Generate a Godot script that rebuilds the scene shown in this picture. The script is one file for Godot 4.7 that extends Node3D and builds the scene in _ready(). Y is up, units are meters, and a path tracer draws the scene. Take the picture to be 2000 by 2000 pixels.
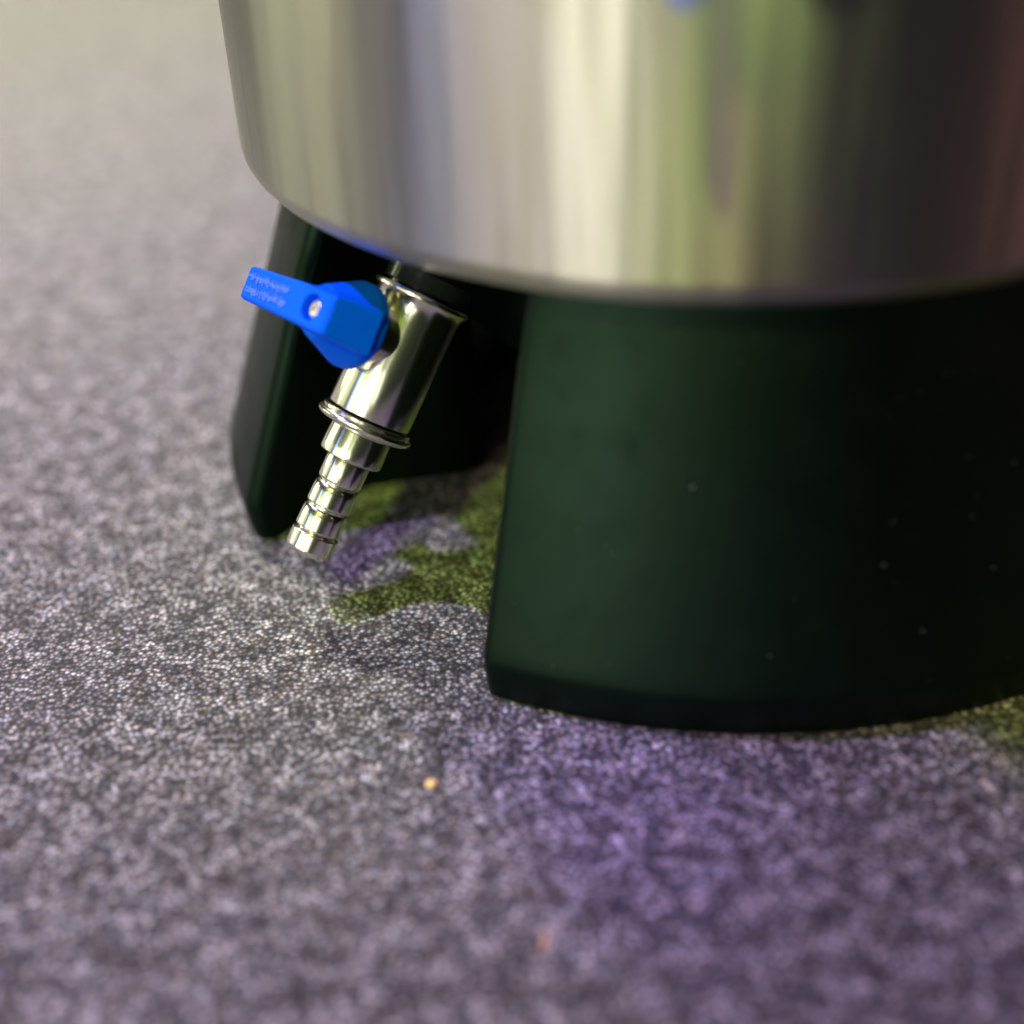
extends Node3D
# A steel brewing vessel on a dark plastic stand, seen close from above: drain valve with a blue lever, speckled floor, coloured lamps.

const VESSEL_R := 0.18
const VESSEL_BASE := 0.13071
const U := 0.1742e-3                      # metres per drawing unit of the valve profile

var steel: StandardMaterial3D
var chrome: StandardMaterial3D
var blue: StandardMaterial3D
var plastic: StandardMaterial3D


func _ready() -> void:
	# ---- camera
	var cam := Camera3D.new()
	cam.name = "camera"
	var lens := CameraAttributesPhysical.new()
	lens.frustum_focal_length = 32.73
	lens.frustum_focus_distance = 0.4705
	lens.frustum_near = 0.02
	lens.frustum_far = 60.0
	lens.exposure_aperture = 1.62
	cam.attributes = lens
	cam.transform = Transform3D(Basis(Vector3(0.99869, -0.04301, 0.02782), Vector3(0.05123, 0.83852, -0.54246), Vector3(0, 0.54318, 0.83962)).orthonormalized(), Vector3(-0.08780, 0.29311, 0.51967))
	add_child(cam)
	cam.fov = rad_to_deg(2.0 * atan(1000.0 / 2727.7))
	cam.current = true
	# ---- air and exposure
	var we := WorldEnvironment.new()
	we.name = "environment"
	var env := Environment.new()
	env.background_mode = Environment.BG_COLOR
	env.background_color = Color(0.115, 0.14, 0.13)
	env.tonemap_mode = Environment.TONE_MAPPER_LINEAR
	env.tonemap_exposure = 1.0
	env.sdfgi_enabled = true
	env.ssao_enabled = true
	env.ssil_enabled = true
	we.environment = env
	add_child(we)
	# ---- lamps
	spot("violet_stage_lamp", Vector3(-0.64, 1.3, 0.06), Vector3(-0.2, 0, 0.05), Color(0.66, 0.45, 1.0), 2.1, 40.0, 1.0, 0.02)
	spot("violet_pin_lamp", Vector3(0.3, 1.5, 0.9), Vector3(-0.066, 0, 0.222), Color(0.32, 0.08, 1.0), 2.2, 2.0, 1.0, 0.03)
	spot("green_stage_lamp", polar(-20, 1.5, 1.55), Vector3(-0.118, 0, 0.078), Color(0.62, 1.0, 0.01), 7.2, 2.35, 0.7, 0.11)
	spot("olive_stage_lamp", Vector3(0.75, 1.3, 0.95), Vector3(0.104, 0, 0.205), Color(0.85, 1.0, 0.05), 2.1, 2.5, 0.9, 0.05)
	spot("magenta_stage_lamp", Vector3(-0.3, 1.4, 1.3), Vector3(-0.14, 0, 0.36), Color(1.0, 0.42, 0.5), 0.6, 15.0, 1.0, 0.1)
	spot("warm_stage_lamp", Vector3(-0.8, 1.7, -1.3), Vector3(-0.54, 0, -0.66), Color(1.0, 0.935, 0.73), 13.6, 28.0, 1.0, 0.1)
	area("cream_panel_lamp", polar(-34, 1.5, 0.36), Vector3(0, 0.1, 0), Vector2(0.36, 0.7), Color(1.0, 0.95, 0.78), 0.8)
	area("pale_panel_lamp", polar(-53, 1.6, 0.36), Vector3(0, 0.1, 0), Vector2(0.60, 0.7), Color(1.0, 1.0, 0.42), 0.34)
	area("blue_tube_lamp", polar(-66, 1.4, 0.4), Vector3(0, 0.1, 0), Vector2(0.05, 0.7), Color(0.3, 0.5, 1.0), 0.08)
	area("left_panel_lamp", polar(-100, 1.7, 0.4), Vector3(0, 0.1, 0), Vector2(1.3, 0.7), Color(1.0, 1.0, 0.60), 0.26)
	area("left_tube_lamp", polar(-97, 1.5, 0.4), Vector3(0, 0.1, 0), Vector2(0.05, 0.6), Color(1.0, 1.0, 0.62), 0.12)
	area("rear_tube_lamp", polar(-112, 1.5, 0.4), Vector3(0, 0.1, 0), Vector2(0.05, 0.6), Color(0.9, 1.0, 0.62), 0.10)
	area("green_panel_lamp", polar(-16, 1.5, 0.4), Vector3(0, 0.1, 0), Vector2(0.20, 0.5), Color(0.95, 1.0, 0.70), 0.07)
	spot("green_pin_lamp", polar(-3, 1.5, 0.78), Vector3(-0.012, 0.285, 0.18), Color(0.75, 1.0, 0.3), 1.25, 3.0, 1.0, 0.10)
	area("red_panel_lamp", polar(52, 1.6, 0.4), Vector3(0, 0.1, 0), Vector2(0.5, 0.5), Color(1.0, 0.45, 0.4), 0.08)
	make_materials()
	make_ground()
	make_vessel()
	make_stand()
	make_debris()


# ------------------------------------------------------------------ helpers
func lin(r: float, g: float, b: float) -> Color:
	return Color(r, g, b).linear_to_srgb()


func polar(deg: float, r: float, y: float) -> Vector3:
	return Vector3(sin(deg_to_rad(deg)) * r, y, cos(deg_to_rad(deg)) * r)


func spot(called: String, at: Vector3, to: Vector3, color: Color, energy: float, angle: float, soft: float, size: float) -> void:
	var l := SpotLight3D.new()
	l.name = called
	l.light_color = color.linear_to_srgb()
	l.light_energy = energy
	l.light_size = size
	l.spot_angle = angle
	l.spot_angle_attenuation = soft
	l.spot_range = 8.0
	l.spot_attenuation = 2.0
	l.shadow_enabled = true
	add_child(l)
	l.look_at_from_position(at, to, Vector3.UP)


func area(called: String, at: Vector3, to: Vector3, size: Vector2, color: Color, energy: float) -> void:
	var l := AreaLight3D.new()
	l.name = called
	l.area_size = size
	l.light_color = color.linear_to_srgb()
	l.light_energy = energy
	l.area_range = 10.0
	l.shadow_enabled = true
	add_child(l)
	l.look_at_from_position(at, to, Vector3.UP)


func tag(o: Node, label := "", category := "", kind := "", group := "") -> void:
	if label: o.set_meta("label", label)
	if category: o.set_meta("category", category)
	if kind: o.set_meta("kind", kind)
	if group: o.set_meta("group", group)


func put(called: String, mesh: Mesh, mat: Material, parent: Node = self, xf := Transform3D()) -> MeshInstance3D:
	var o := MeshInstance3D.new()
	o.name = called
	o.mesh = mesh
	o.material_override = mat
	o.transform = xf
	parent.add_child(o, true)
	return o


func ramp(at: Array, level: Array) -> Gradient:
	var g := Gradient.new()
	g.offsets = PackedFloat32Array(at)
	var c := PackedColorArray()
	for l: float in level:
		c.append(Color(l, l, l))
	g.colors = c
	return g


func noise(type: int, freq: float, seed_: int, octaves := 1) -> FastNoiseLite:
	var n := FastNoiseLite.new()
	n.noise_type = type
	n.frequency = freq
	n.seed = seed_
	n.fractal_type = FastNoiseLite.FRACTAL_FBM if octaves > 1 else FastNoiseLite.FRACTAL_NONE
	n.fractal_octaves = octaves
	return n


# A body of revolution round y. prof: points (radius, y) going so that outside lies to the right of the path seen with r to the right and y up (top to bottom).
func lathe(prof: PackedVector2Array, segs := 96, wobble := 0.0, crease := 35.0) -> ArrayMesh:
	var n := prof.size()
	var seg_n := PackedVector2Array()
	for i in n - 1:
		var d := prof[i + 1] - prof[i]
		seg_n.append(Vector2(-d.y, d.x).normalized())
	var wob := noise(FastNoiseLite.TYPE_SIMPLEX, 1.0, 5, 2)
	var ripple := func(a: float, y: float) -> float:
		return wobble * (wob.get_noise_3d(cos(a) * 9.0, sin(a) * 9.0, y * 6.0) + 0.16 * wob.get_noise_3d(cos(a) * 45.0, sin(a) * 45.0, y * 5.0 + 40.0))
	var total := 0.0
	for i in n - 1:
		total += prof[i].distance_to(prof[i + 1])
	var v := PackedVector3Array()
	var nn := PackedVector3Array()
	var uv := PackedVector2Array()
	var idx := PackedInt32Array()
	var run := 0.0
	for i in n - 1:
		var na := seg_n[i]
		var nb := seg_n[i]
		if i > 0 and seg_n[i - 1].angle_to(seg_n[i]) < deg_to_rad(crease) and seg_n[i - 1].angle_to(seg_n[i]) > -deg_to_rad(crease):
			na = (seg_n[i - 1] + seg_n[i]).normalized()
		if i < n - 2 and absf(seg_n[i + 1].angle_to(seg_n[i])) < deg_to_rad(crease):
			nb = (seg_n[i + 1] + seg_n[i]).normalized()
		var step := prof[i].distance_to(prof[i + 1])
		var at := v.size()
		for j in segs + 1:
			var a := TAU * j / segs
			var c := cos(a)
			var s := sin(a)
			var k := 0.0
			var tilt := 0.0
			for e in 2:
				var p := prof[i + e]
				if wobble > 0.0:
					k = ripple.call(a, p.y)
					tilt = (ripple.call(a + 0.002, p.y) - ripple.call(a - 0.002, p.y)) / 0.004 / VESSEL_R
				var q := na if e == 0 else nb
				v.append(Vector3(s * (p.x + k), p.y, c * (p.x + k)))
				nn.append((Vector3(s * q.x, q.y, c * q.x) - Vector3(c, 0, -s) * tilt * q.x).normalized())
				uv.append(Vector2(float(j) / segs, (run + step * e) / total))
		for j in segs:
			var b := at + j * 2
			idx.append_array([b, b + 2, b + 1, b + 1, b + 2, b + 3])
		run += step
	return mesh_of(v, nn, idx, uv)


func mesh_of(v: PackedVector3Array, nn: PackedVector3Array, idx: PackedInt32Array, uv := PackedVector2Array()) -> ArrayMesh:
	# turn every triangle so that its front agrees with the normals (front faces run clockwise)
	for t in range(0, idx.size(), 3):
		var a := v[idx[t]]
		var g := (v[idx[t + 1]] - a).cross(v[idx[t + 2]] - a)
		if g.dot(nn[idx[t]] + nn[idx[t + 1]] + nn[idx[t + 2]]) > 0.0:
			var h := idx[t + 1]
			idx[t + 1] = idx[t + 2]
			idx[t + 2] = h
	var arr := []
	arr.resize(Mesh.ARRAY_MAX)
	arr[Mesh.ARRAY_VERTEX] = v
	arr[Mesh.ARRAY_NORMAL] = nn
	arr[Mesh.ARRAY_INDEX] = idx
	if uv.size():
		arr[Mesh.ARRAY_TEX_UV] = uv
	var m := ArrayMesh.new()
	m.add_surface_from_arrays(Mesh.PRIMITIVE_TRIANGLES, arr)
	return m


# Surface nets of a signed distance (negative inside) over a box.
func nets(sdf: Callable, lo: Vector3, hi: Vector3, cell: float) -> ArrayMesh:
	var nx := int(ceil((hi.x - lo.x) / cell)) + 1
	var ny := int(ceil((hi.y - lo.y) / cell)) + 1
	var nz := int(ceil((hi.z - lo.z) / cell)) + 1
	var f := PackedFloat32Array()
	f.resize(nx * ny * nz)
	var at := 0
	for z in nz:
		for y in ny:
			for x in nx:
				f[at] = sdf.call(lo + Vector3(x, y, z) * cell)
				at += 1
	var sy := nx
	var sz := nx * ny
	var id := PackedInt32Array()
	id.resize(nx * ny * nz)
	id.fill(-1)
	var v := PackedVector3Array()
	var corner := [0, 1, sy, sy + 1, sz, sz + 1, sz + sy, sz + sy + 1]
	var edges := [[0, 1], [2, 3], [4, 5], [6, 7], [0, 2], [1, 3], [4, 6], [5, 7], [0, 4], [1, 5], [2, 6], [3, 7]]
	for z in nz - 1:
		for y in ny - 1:
			var row := z * sz + y * sy
			for x in nx - 1:
				var i := row + x
				var inside := 0
				for c in 8:
					if f[i + corner[c]] < 0.0:
						inside += 1
				if inside == 0 or inside == 8:
					continue
				var sum := Vector3.ZERO
				var count := 0
				for e in edges:
					var fa := f[i + corner[e[0]]]
					var fb := f[i + corner[e[1]]]
					if (fa < 0.0) != (fb < 0.0):
						var t := fa / (fa - fb)
						var ca: int = e[0]
						var cb: int = e[1]
						var pa := Vector3(ca & 1, (ca >> 1) & 1, ca >> 2)
						var pb := Vector3(cb & 1, (cb >> 1) & 1, cb >> 2)
						sum += pa.lerp(pb, t)
						count += 1
				id[i] = v.size()
				v.append(lo + (Vector3(x, y, z) + sum / count) * cell)
	var nn := PackedVector3Array()
	var h := cell * 0.4
	for p in v:
		var g := Vector3(sdf.call(p + Vector3(h, 0, 0)) - sdf.call(p - Vector3(h, 0, 0)), sdf.call(p + Vector3(0, h, 0)) - sdf.call(p - Vector3(0, h, 0)), sdf.call(p + Vector3(0, 0, h)) - sdf.call(p - Vector3(0, 0, h)))
		nn.append(g.normalized())
	var idx := PackedInt32Array()
	for z in range(1, nz - 1):
		for y in range(1, ny - 1):
			for x in range(1, nx - 1):
				var i := z * sz + y * sy + x
				var s0 := f[i] < 0.0
				if s0 != (f[i + 1] < 0.0):
					idx.append_array([id[i], id[i - sy], id[i - sy - sz], id[i], id[i - sy - sz], id[i - sz]])
				if s0 != (f[i + sy] < 0.0):
					idx.append_array([id[i], id[i - 1], id[i - 1 - sz], id[i], id[i - 1 - sz], id[i - sz]])
				if s0 != (f[i + sz] < 0.0):
					idx.append_array([id[i], id[i - 1], id[i - 1 - sy], id[i], id[i - 1 - sy], id[i - sy]])
	return mesh_of(v, nn, idx)


func smin(a: float, b: float, k: float) -> float:
	var h := maxf(k - absf(a - b), 0.0) / k
	return minf(a, b) - h * h * k * 0.25


func smax(a: float, b: float, k: float) -> float:
	return -smin(-a, -b, k)


# ------------------------------------------------------------------ materials
func make_materials() -> void:
	steel = StandardMaterial3D.new()
	steel.resource_name = "brushed_steel"
	steel.metallic = 1.0
	steel.albedo_color = lin(0.43, 0.42, 0.385)
	steel.roughness = 1.0
	# brushing: streaks that differ round the wall, and a few wiped smudges
	var brushed := noise(FastNoiseLite.TYPE_SIMPLEX, 0.11, 31, 4).get_image(2048, 24, false, false, true)
	brushed.resize(2048, 512, Image.INTERPOLATE_CUBIC)
	var smudge := noise(FastNoiseLite.TYPE_SIMPLEX, 0.006, 77, 5).get_image(2048, 512, false, false, true).get_data()
	var streak := brushed.get_data()
	var mixed := PackedByteArray()
	mixed.resize(streak.size())
	for i in streak.size():
		mixed[i] = clampi(112 + (streak[i] - 128) / 5 + maxi(0, smudge[i] - 165) / 4, 0, 255)
	steel.roughness_texture = ImageTexture.create_from_image(Image.create_from_data(2048, 512, false, Image.FORMAT_L8, mixed))
	steel.anisotropy_enabled = true
	steel.anisotropy = -0.9
	chrome = StandardMaterial3D.new()
	chrome.resource_name = "polished_steel"
	chrome.metallic = 1.0
	chrome.albedo_color = lin(0.88, 0.86, 0.77)
	chrome.roughness = 0.2
	blue = StandardMaterial3D.new()
	blue.resource_name = "blue_plastic"
	blue.albedo_color = lin(0.0, 0.085, 0.95)
	blue.roughness = 0.42
	blue.metallic_specular = 0.16
	plastic = StandardMaterial3D.new()
	plastic.resource_name = "dark_plastic"
	plastic.albedo_color = lin(0.0055, 0.0155, 0.0105)
	plastic.metallic = 0.9
	plastic.roughness = 1.0
	var scuff := NoiseTexture2D.new()
	scuff.width = 512
	scuff.height = 512
	scuff.seamless = true
	scuff.noise = noise(FastNoiseLite.TYPE_SIMPLEX, 0.012, 8, 5)
	scuff.color_ramp = ramp([0.0, 0.45, 0.75, 1.0], [0.43, 0.45, 0.49, 0.58])
	plastic.roughness_texture = scuff
	plastic.uv1_triplanar = true
	plastic.uv1_world_triplanar = true
	plastic.uv1_scale = Vector3(7, 7, 7)
	plastic.normal_enabled = true
	var skin := NoiseTexture2D.new()
	skin.width = 512
	skin.height = 512
	skin.seamless = true
	skin.as_normal_map = true
	skin.bump_strength = 1.2
	skin.noise = noise(FastNoiseLite.TYPE_SIMPLEX, 0.05, 9, 3)
	plastic.normal_texture = skin
	plastic.normal_scale = 0.12


# ------------------------------------------------------------------ the ground
func make_ground() -> void:
	var size := 2048
	var cells := noise(FastNoiseLite.TYPE_CELLULAR, 0.2, 11)
	cells.cellular_jitter = 1.0
	cells.cellular_return_type = FastNoiseLite.RETURN_CELL_VALUE
	var value := cells.get_image(size, size, false, false, true).get_data()
	cells.cellular_return_type = FastNoiseLite.RETURN_DISTANCE
	var dist := cells.get_image(size, size, false, false, true).get_data()
	var soft := noise(FastNoiseLite.TYPE_SIMPLEX, 0.02, 3, 4).get_image(size, size, false, false, true).get_data()
	var tone := PackedByteArray()          # brightness of a grain by its number
	for i in 256:
		var t := i / 255.0
		var l := 0.065 + 0.52 * pow(t, 1.9)
		tone.append(int(255.0 * Color(l, l, l).linear_to_srgb().r))
	var rgb := PackedByteArray()
	rgb.resize(size * size * 3)
	var high := PackedByteArray()
	high.resize(size * size)
	for i in size * size:
		var c := value[i]
		var d := dist[i]
		var l := tone[c] * (300 - d) / 300 * (90 + soft[i] / 2) / 150
		var w := (c * 7) % 23 - 11
		l = mini(l, 240)
		rgb[i * 3] = clampi(l + (w >> 1), 0, 255)
		rgb[i * 3 + 1] = l
		rgb[i * 3 + 2] = clampi(l - (w >> 1), 0, 255)
		high[i] = clampi((255 - d) * (110 + c) / 400, 0, 255)
	var m := StandardMaterial3D.new()
	m.resource_name = "speckled_floor"
	m.albedo_texture = ImageTexture.create_from_image(Image.create_from_data(size, size, false, Image.FORMAT_RGB8, rgb))
	m.heightmap_enabled = true
	m.heightmap_texture = ImageTexture.create_from_image(Image.create_from_data(size, size, false, Image.FORMAT_L8, high))
	m.heightmap_scale = 0.07
	m.roughness = 0.85
	var half := 6.0
	var v := PackedVector3Array([Vector3(-half, 0, -half), Vector3(half, 0, -half), Vector3(half, 0, half), Vector3(-half, 0, half)])
	var uv := PackedVector2Array()
	for p in v:
		uv.append(Vector2(p.x + 0.45, p.z + 0.25) / 0.6)
	var g := put("ground", mesh_of(v, PackedVector3Array([Vector3.UP, Vector3.UP, Vector3.UP, Vector3.UP]), PackedInt32Array([0, 1, 2, 0, 2, 3]), uv), m)
	tag(g, "grey speckled granular floor under violet and green lamp light", "floor", "structure")


# ------------------------------------------------------------------ the vessel with its valves
func make_vessel() -> void:
	var vessel := Node3D.new()
	vessel.name = "steel_vessel"
	add_child(vessel)
	tag(vessel, "large round brushed steel brewing vessel with blue-handled drain valve, standing on dark stand", "vessel")
	var rc := 0.0092
	var prof := PackedVector2Array()
	for i in 24:
		prof.append(Vector2(VESSEL_R, 0.62 - (0.62 - VESSEL_BASE - rc) * i / 24.0))
	prof.append(Vector2(VESSEL_R, VESSEL_BASE + rc))
	put("shell", lathe(prof, 1080, 0.00015), steel, vessel)
	var edge := PackedVector2Array()
	for i in 17:
		var a := PI / 2 * i / 16.0
		edge.append(Vector2(VESSEL_R - rc + rc * cos(a), VESSEL_BASE + rc - rc * sin(a)))
	var polished: StandardMaterial3D = steel.duplicate()
	polished.resource_name = "rolled_steel_edge"
	polished.roughness_texture = null
	polished.roughness = 0.34
	put("rolled_edge", lathe(edge, 1080, 0.00015), polished, vessel)
	var cone := PackedVector2Array([Vector2(VESSEL_R - rc, VESSEL_BASE), Vector2(VESSEL_R - rc - 0.004, VESSEL_BASE - 0.0004)])
	for i in range(1, 12):
		var r := lerpf(VESSEL_R - rc - 0.006, 0.012, i / 11.0)
		cone.append(Vector2(r, VESSEL_BASE - (VESSEL_R - rc - r) * 0.47))
	put("conical_base", lathe(cone, 180), chrome, vessel)
	var rim := PackedVector2Array([Vector2(VESSEL_R - 0.002, 0.62), Vector2(VESSEL_R - 0.002, 0.626), Vector2(VESSEL_R + 0.002, 0.628), Vector2(VESSEL_R + 0.004, 0.624), Vector2(VESSEL_R + 0.002, 0.62)])
	rim.reverse()
	var lid := PackedVector2Array([Vector2(0.0, 0.645), Vector2(0.1, 0.642), Vector2(0.165, 0.632), Vector2(0.186, 0.627), Vector2(0.187, 0.618), Vector2(VESSEL_R, 0.618)])
	put("lid", lathe(lid, 180), steel, vessel)
	# a broad grip on the wall, above the picture; its shadow falls on the floor beside the front leg
	var grip := polar(-59.0, 1.0, 0.0)
	var along := Vector3(0.515, 0, 0.857)
	var grip_shape := func(p: Vector3) -> float:
		var q := Vector3(absf(p.x - 0.04) - 0.054, absf(p.y) - 0.005, absf(p.z - 0.195) - 0.039)
		var box := Vector3(maxf(q.x, 0), maxf(q.y, 0), maxf(q.z, 0)).length() + minf(maxf(q.x, maxf(q.y, q.z)), 0.0) - 0.006
		return smax(box, VESSEL_R - 0.002 - Vector2(p.x, p.z).length(), 0.002)
	put("side_handle", nets(grip_shape, Vector3(-0.024, -0.014, 0.145), Vector3(0.104, 0.014, 0.245), 0.0025), chrome, vessel, Transform3D(Basis(along, Vector3.UP, grip), Vector3(0, 0.45, 0)))
	# the drain valve: runs down and outwards from the conical base
	var az := deg_to_rad(-52.08)
	var e := Vector3(sin(az), 0, cos(az))
	var b := deg_to_rad(53.45)
	var v := e * cos(b) - Vector3.UP * sin(b)
	var s := e * sin(b) + Vector3.UP * cos(b)
	var valve := make_valve(Transform3D(Basis((-v).cross(s), -v, s), Vector3(-0.11345, 0.10185, 0.08839)), deg_to_rad(4.5))
	vessel.add_child(valve, true)
	# its twin high on the wall, of which only the end of the lever hangs into the picture
	var out := polar(0.0, 1.0, 0.0)
	var side := Vector3.UP.cross(out)
	var twin: Node3D = valve.duplicate()
	twin.transform = Transform3D(Basis(Vector3.UP.cross(out) * 0 + out.cross(Vector3.UP) * 0 + (-out).cross(-side), -out, -side), out * (VESSEL_R + 0.030) + Vector3(-0.0095, 0.264, 0))
	vessel.add_child(twin, true)
	tag(twin, "second blue-handled valve high on the vessel wall")


func lathe_units(list: Array, segs := 96) -> ArrayMesh:
	var prof := PackedVector2Array()
	for p in list:
		prof.append(Vector2(p[1], -p[0]) * U)
	return lathe(prof, segs)


func arc_units(k0: float, r0: float, k1: float, r1: float, bulge: float, n := 8) -> Array:
	var out := []
	for i in n + 1:
		var t := float(i) / n
		out.append([lerpf(k0, k1, t), lerpf(r0, r1, t) + bulge * sin(PI * t)])
	return out


func make_valve(xf: Transform3D, turn: float) -> MeshInstance3D:
	var body := MeshInstance3D.new()
	body.name = "drain_valve"
	body.material_override = chrome
	body.transform = xf
	tag(body, "polished steel drain valve with blue lever and barbed spout")
	# lip, neck and body
	var p := [[-1, 60], [-1, 95]]
	p.append_array(arc_units(-1, 95, 7, 97, 1.5, 4))
	p.append_array([[8, 97], [9, 96], [13, 91.5], [19, 88], [28, 85.4], [42, 84], [60, 84], [150, 84], [252, 84], [254, 83]])
	body.mesh = lathe_units(p)
	# two pipe collars between the lip and the base of the vessel
	var gasket: StandardMaterial3D = plastic.duplicate()
	gasket.resource_name = "dark_gasket"
	gasket.metallic = 0.0
	gasket.albedo_color = lin(0.012, 0.016, 0.013)
	gasket.roughness_texture = null
	gasket.roughness = 0.16
	var c := [[-80, 70], [-42, 70], [-41, 84], [-39, 86], [-10, 86], [-8, 84], [-7, 78], [-1, 78]]
	put("collar", lathe_units(c), gasket, body)
	# ring at the lower end
	var r := [[258, 80], [259, 89], [261, 91], [264, 91], [265, 89.5], [266, 89.5]]
	r.append_array(arc_units(267, 93, 282, 92, 5.0, 10))
	r.append_array([[284, 88], [285, 60]])
	put("ring", lathe_units(r), chrome, body)
	# hose barb
	var h := [[283, 60], [288, 60]]
	h.append_array(arc_units(290, 62, 340, 63.5, 0.3, 3))
	h.append_array([[344, 62.5], [347, 59], [348.5, 50], [349.5, 44], [354, 44.5], [394, 44.5], [398, 43], [402, 37.5]])
	h.append_array([[403, 38], [404, 40.2], [407, 42.4], [412, 43.9], [418, 44.6], [419.5, 44.65], [446, 45.2], [447, 45.15], [449, 44.4], [451, 42.5], [452, 39]])
	h.append_array([[454, 38.8], [455, 41], [458, 43.4], [463, 44.9], [470, 45.6], [471.5, 45.65], [498, 46.2], [499, 46.15], [501, 45.2], [503, 43], [504, 39.5]])
	h.append_array([[506, 39], [507.5, 39], [508, 46], [509, 47.4], [510, 47.8], [511, 47.8], [540, 47.7], [541, 47.6], [545, 46.6], [549, 44], [551, 40], [551.5, 31], [548, 27], [500, 26]])
	put("hose_barb", lathe_units(h), chrome, body)
	# stem boss
	var stem := Transform3D(Basis(Vector3.RIGHT, Vector3.BACK, Vector3.DOWN).orthonormalized(), Vector3(0, -103.0 * U, 0))
	stem.basis = Basis(Vector3.RIGHT, Vector3(0, 0, 1), Vector3(0, -1, 0))
	var boss := PackedVector2Array([Vector2(0.004, 0.021), Vector2(0.0125, 0.021), Vector2(0.0128, 0.0195), Vector2(0.0128, 0.0185), Vector2(0.0105, 0.0182), Vector2(0.0105, 0.0100)])
	put("stem", lathe(boss, 64), chrome, body, stem)
	# lever: built with x along the lever, y along the stem
	var turned := Transform3D(Basis(Vector3.UP, 0.0), Vector3.ZERO)
	turned = stem * Transform3D(Basis(Vector3.UP, PI + turn if LEVER_FLIP else turn), Vector3.ZERO)
	var lever := put("lever", nets(lever_shape, Vector3(-0.019, 0.0185, -0.0165), Vector3(0.0425, 0.0445, 0.0165), 0.0005), blue, body, turned)
	tag(lever, "blue plastic lever of the valve")
	# raised, worn lettering on the lever: short strokes in two rows
	var rng := RandomNumberGenerator.new()
	rng.seed = 7
	var st := SurfaceTool.new()
	st.begin(Mesh.PRIMITIVE_TRIANGLES)
	for row in 2:
		var x := 0.0135
		while x < 0.036:
			for k in rng.randi_range(2, 3):
				var bm := BoxMesh.new()
				bm.size = Vector3(rng.randf_range(0.0004, 0.0006), 0.0005, rng.randf_range(0.0014, 0.003))
				var a := rng.randf_range(-0.7, 0.7) if rng.randf() < 0.75 else PI / 2
				st.append_from(bm, 0, Transform3D(Basis(Vector3.UP, a), Vector3(x + rng.randf_range(-0.0005, 0.0005), 0.04095, (row - 0.5) * 0.0042 + rng.randf_range(-0.0006, 0.0006))))
			x += 0.00125
	var worn: StandardMaterial3D = blue.duplicate()
	worn.resource_name = "worn_blue_plastic"
	worn.albedo_color = lin(0.07, 0.16, 0.92)
	worn.roughness = 0.6
	put("raised_lettering", st.commit(), worn, body, turned)
	# screw with a star recess
	put("screw", nets(screw_shape, Vector3(-0.0038, 0.0358, -0.0038), Vector3(0.0038, 0.0416, 0.0038), 0.0002), screw_material(), body, turned)
	return body


const LEVER_FLIP := true


func screw_material() -> StandardMaterial3D:
	var m: StandardMaterial3D = chrome.duplicate()
	m.resource_name = "screw_steel"
	m.albedo_color = lin(0.8, 0.77, 0.68)
	m.roughness = 0.4
	return m


func screw_shape(p: Vector3) -> float:
	var r := Vector2(p.x, p.z).length()
	var head := smax(r - 0.0030, p.y - 0.0394 + r * r * 60.0, 0.0006)
	var a := atan2(p.z, p.x)
	var star := r - (0.00125 + 0.0003 * cos(6.0 * a))
	return smax(head, -maxf(star, 0.0380 - p.y), 0.0002)


func lever_shape(p: Vector3) -> float:
	# the arm and block: a profile in x and y, with a width that narrows towards the end
	var half := 0.0070 - 0.0012 * clampf((p.x + 0.004) / 0.043, 0.0, 1.0) + 0.0012 * clampf((0.040 - p.y) / 0.02, 0.0, 1.0) * clampf(1.0 - (p.x - 0.008) / 0.01, 0.0, 1.0)
	var under := 0.0345 + 0.0022 * clampf((p.x - 0.012) / 0.027, 0.0, 1.0)
	var top := p.y - 0.0409
	var slab := maxf(maxf(under - p.y, p.x - 0.0385), -0.010 - p.x)
	var wall := (-(p.x + 0.0098) - (0.0409 - p.y) * 0.37) * 0.95      # sloping end wall
	var block := maxf(maxf(0.0245 - p.y, wall), (p.x - 0.010) - (0.0345 - p.y) * 0.15)
	var bar := minf(maxf(slab, wall), block)
	bar = smax(smax(bar, top, 0.0016), absf(p.z) - half, 0.0018)
	bar = smax(bar, p.x - 0.0385, 0.0012)
	# the round skirt
	var r := Vector2(p.x, p.z).length()
	var skirt := smax(maxf(0.0200 - p.y, (r - 0.0145 + maxf(0.0, p.y - 0.0235) * 0.42) * 0.92), p.y - 0.0375, 0.0012)
	var d := smin(bar, skirt, 0.0009)
	# screw hole
	return smax(d, -maxf(r - 0.0043, 0.0372 - p.y), 0.0005)


# ------------------------------------------------------------------ the stand
func leg_out(t: float) -> float:           # outer radius by height share
	var y := t * 0.132
	if y < 0.0145:
		return 0.2000 + 0.0021 * sin(PI / 2 * y / 0.0145)
	return minf(0.2021 + (y - 0.0145) * 0.05, 0.2078 - 0.35 * y)


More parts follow.
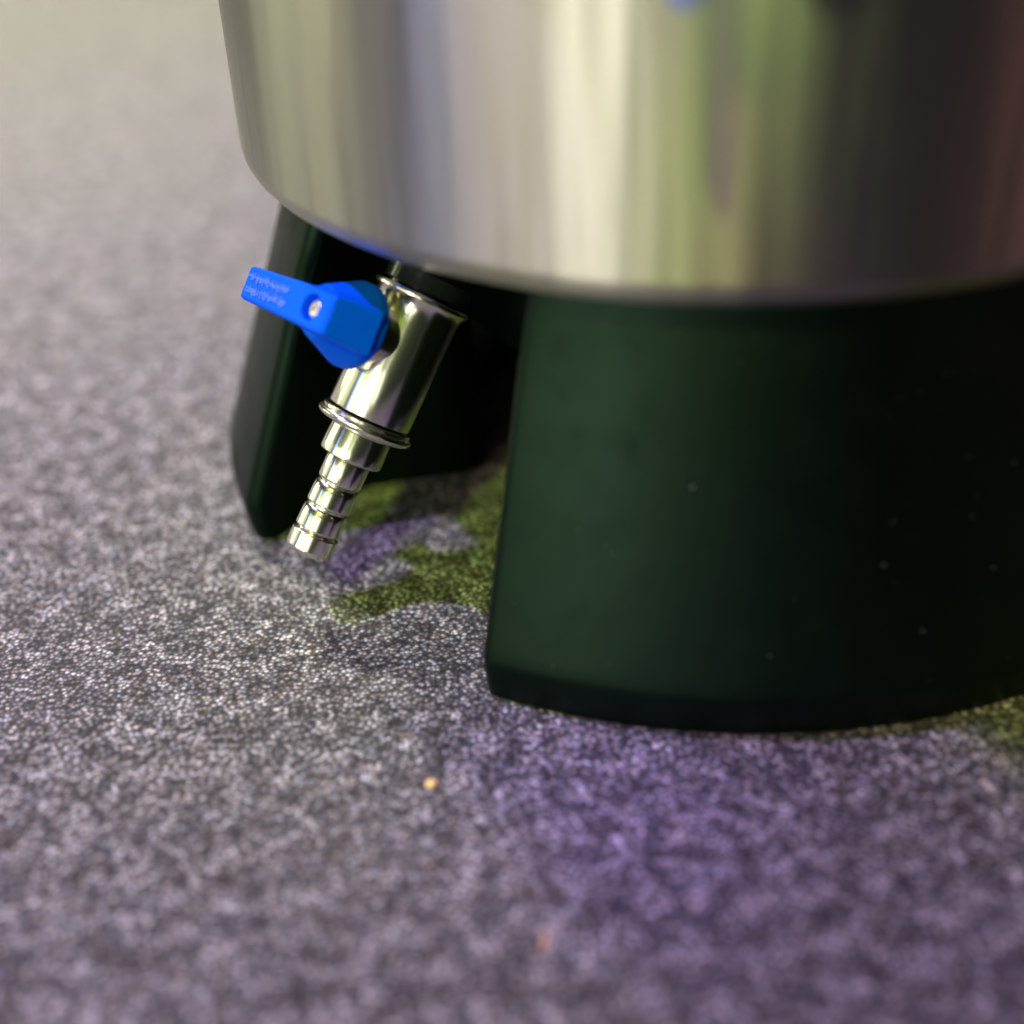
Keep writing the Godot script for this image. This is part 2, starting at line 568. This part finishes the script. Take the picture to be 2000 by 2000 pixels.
func leg_mesh(a0: float, a1: float, lean0: float, lean1: float) -> ArrayMesh:
	# az from a0 to a1 at the floor; the edges lean by lean degrees towards the top
	var levels := [0.0, 0.004, 0.012, 0.03, 0.06, 0.09, 0.1, 0.107, 0.115, 0.13, 0.16, 0.22, 0.3, 0.4, 0.5, 0.6, 0.7, 0.8, 0.9, 0.97, 1.0]
	var n_out := 60
	var n_corner := 10
	var v := PackedVector3Array()
	var ring := 0
	for t: float in levels:
		var ro := leg_out(t)
		if t == 0.0:
			ro -= 0.0012
		var ri := 0.105
		var b0 := deg_to_rad(a0 + lean0 * t)
		var b1 := deg_to_rad(a1 + lean1 * t)
		var rc := 0.0045 if a0 < 0.0 else 0.0055
		var pts := PackedVector2Array()    # (azimuth, radius)
		for i in n_corner:
			var q := PI / 2 * i / n_corner
			pts.append(Vector2(b0 + rc * (1 - sin(q)) / ro, ro - rc + rc * cos(q)))
		pts.reverse()
		var first := PackedVector2Array()
		for i in 6:
			first.append(Vector2(b0 + side(i / 6.0), lerpf(ri, ro - rc, i / 6.0)))
		var all := first
		for i in n_corner:
			var q := PI / 2 * i / n_corner
			all.append(Vector2(b0 + rc * (1 - cos(q)) / ro, ro - rc + rc * sin(q)))
		for i in n_out + 1:
			all.append(Vector2(lerpf(b0 + rc / ro, b1 - rc / ro, float(i) / n_out), ro))
		for i in range(n_corner - 1, -1, -1):
			var q := PI / 2 * i / n_corner
			all.append(Vector2(b1 - rc * (1 - cos(q)) / ro, ro - rc + rc * sin(q)))
		for i in range(5, -1, -1):
			all.append(Vector2(b1 - side(i / 6.0), lerpf(ri, ro - rc, i / 6.0)))
		for i in range(1, 20):
			all.append(Vector2(lerpf(b1 - side(0.0), b0 + side(0.0), i / 20.0), ri))
		ring = all.size()
		for p in all:
			var top := minf(0.1305, 0.1290 - (0.167 - p.y) * 0.48)
			v.append(Vector3(sin(p.x) * p.y, t * top, cos(p.x) * p.y))
	var st := SurfaceTool.new()
	st.begin(Mesh.PRIMITIVE_TRIANGLES)
	st.set_smooth_group(0)
	for l in levels.size() - 1:
		for i in ring:
			var a := l * ring + i
			var b := l * ring + (i + 1) % ring
			for k in [a, b, a + ring, b, b + ring, a + ring]:
				st.add_vertex(v[k])
	# caps
	for l: int in [0, levels.size() - 1]:
		st.set_smooth_group(1 + l)
		var mid := Vector3.ZERO
		var a_mid := deg_to_rad((a0 + a1) / 2)
		mid = Vector3(sin(a_mid) * 0.14, v[l * ring + 3].y, cos(a_mid) * 0.14)
		for i in ring:
			var a := v[l * ring + i]
			var b := v[l * ring + (i + 1) % ring]
			if l == 0:
				st.add_vertex(a); st.add_vertex(mid); st.add_vertex(b)
			else:
				st.add_vertex(a); st.add_vertex(b); st.add_vertex(mid)
	st.generate_normals()
	return st.commit()


func side(share: float) -> float:          # how far the side of a leg draws in, from the inner wall (0) to the outer one (1)
	return deg_to_rad(lerpf(5.0, 7.2, share / 0.55) if share < 0.55 else lerpf(7.2, 0.0, (share - 0.55) / 0.45))


func make_stand() -> void:
	var stand := Node3D.new()
	stand.name = "vessel_stand"
	add_child(stand)
	tag(stand, "dark green-black plastic stand with broad curved legs under the steel vessel", "stand")
	for k in 3:
		var a0 := -29.9 + 120.0 * k
		put("leg", leg_mesh(a0, a0 + 83.2, 0.0, 0.0), plastic, stand)
	var c := PackedVector2Array([Vector2(0.098, 0.102), Vector2(0.106, 0.102), Vector2(0.107, 0.1), Vector2(0.107, 0.07), Vector2(0.098, 0.07), Vector2(0.098, 0.102)])
	put("collar", lathe(c, 120), plastic, stand)
	# specks of dust on the front leg
	var rng := RandomNumberGenerator.new()
	rng.seed = 21
	var st := SurfaceTool.new()
	st.begin(Mesh.PRIMITIVE_TRIANGLES)
	for i in 60:
		var y := rng.randf_range(0.012, 0.125)
		var r := leg_out(y / 0.132)
		var a := deg_to_rad(rng.randf_range(-30, 28))
		var sm := SphereMesh.new()
		sm.radial_segments = 6
		sm.rings = 3
		var d := rng.randf_range(0.00008, 0.00022) * (2.2 if rng.randf() < 0.08 else 1.0)
		sm.radius = d
		sm.height = 2 * d
		st.append_from(sm, 0, Transform3D(Basis(Vector3.UP, a) * Basis.from_scale(Vector3(1, rng.randf_range(0.8, 1.6), 0.4)), Vector3(sin(a) * r, y, cos(a) * r)))
	var m := StandardMaterial3D.new()
	m.albedo_color = lin(0.2, 0.24, 0.2)
	m.roughness = 0.9
	tag(put("dust", st.commit(), m, stand), "pale specks of dust on the front leg", "", "stuff")


# ------------------------------------------------------------------ crumbs on the floor
func make_debris() -> void:
	var m := StandardMaterial3D.new()
	m.albedo_color = lin(0.85, 0.62, 0.24)
	m.roughness = 0.6
	var crumb := put("crumb", nets(func(p: Vector3) -> float: return (p * Vector3(1, 1.35, 1.15)).length() - 0.0017 + 0.0002 * sin(p.x * 2600.0) * cos(p.z * 2100.0), Vector3(-0.0024, -0.002, -0.0024), Vector3(0.0024, 0.002, 0.0024), 0.0003), m, self, Transform3D(Basis(), Vector3(-0.1160, 0.0012, 0.2146)))
	tag(crumb, "tiny round ochre crumb lying on the grey floor in front of the stand", "crumb")
	var f := StandardMaterial3D.new()
	f.albedo_color = lin(0.8, 0.45, 0.18)
	f.roughness = 0.7
	var fibre := put("fibre", nets(func(p: Vector3) -> float:
		var x := clampf(p.z, -0.0026, 0.0026)
		return Vector3(p.x - 0.0004 * cos(x * 500.0), p.y, p.z - x).length() - 0.00042, Vector3(-0.0014, -0.0008, -0.0034), Vector3(0.0016, 0.0008, 0.0034), 0.0002), f, self, Transform3D(Basis(Vector3.UP, -0.12), Vector3(-0.0853, 0.0007, 0.2745)))
	tag(fibre, "short orange fibre lying on the floor near the viewer", "fibre")
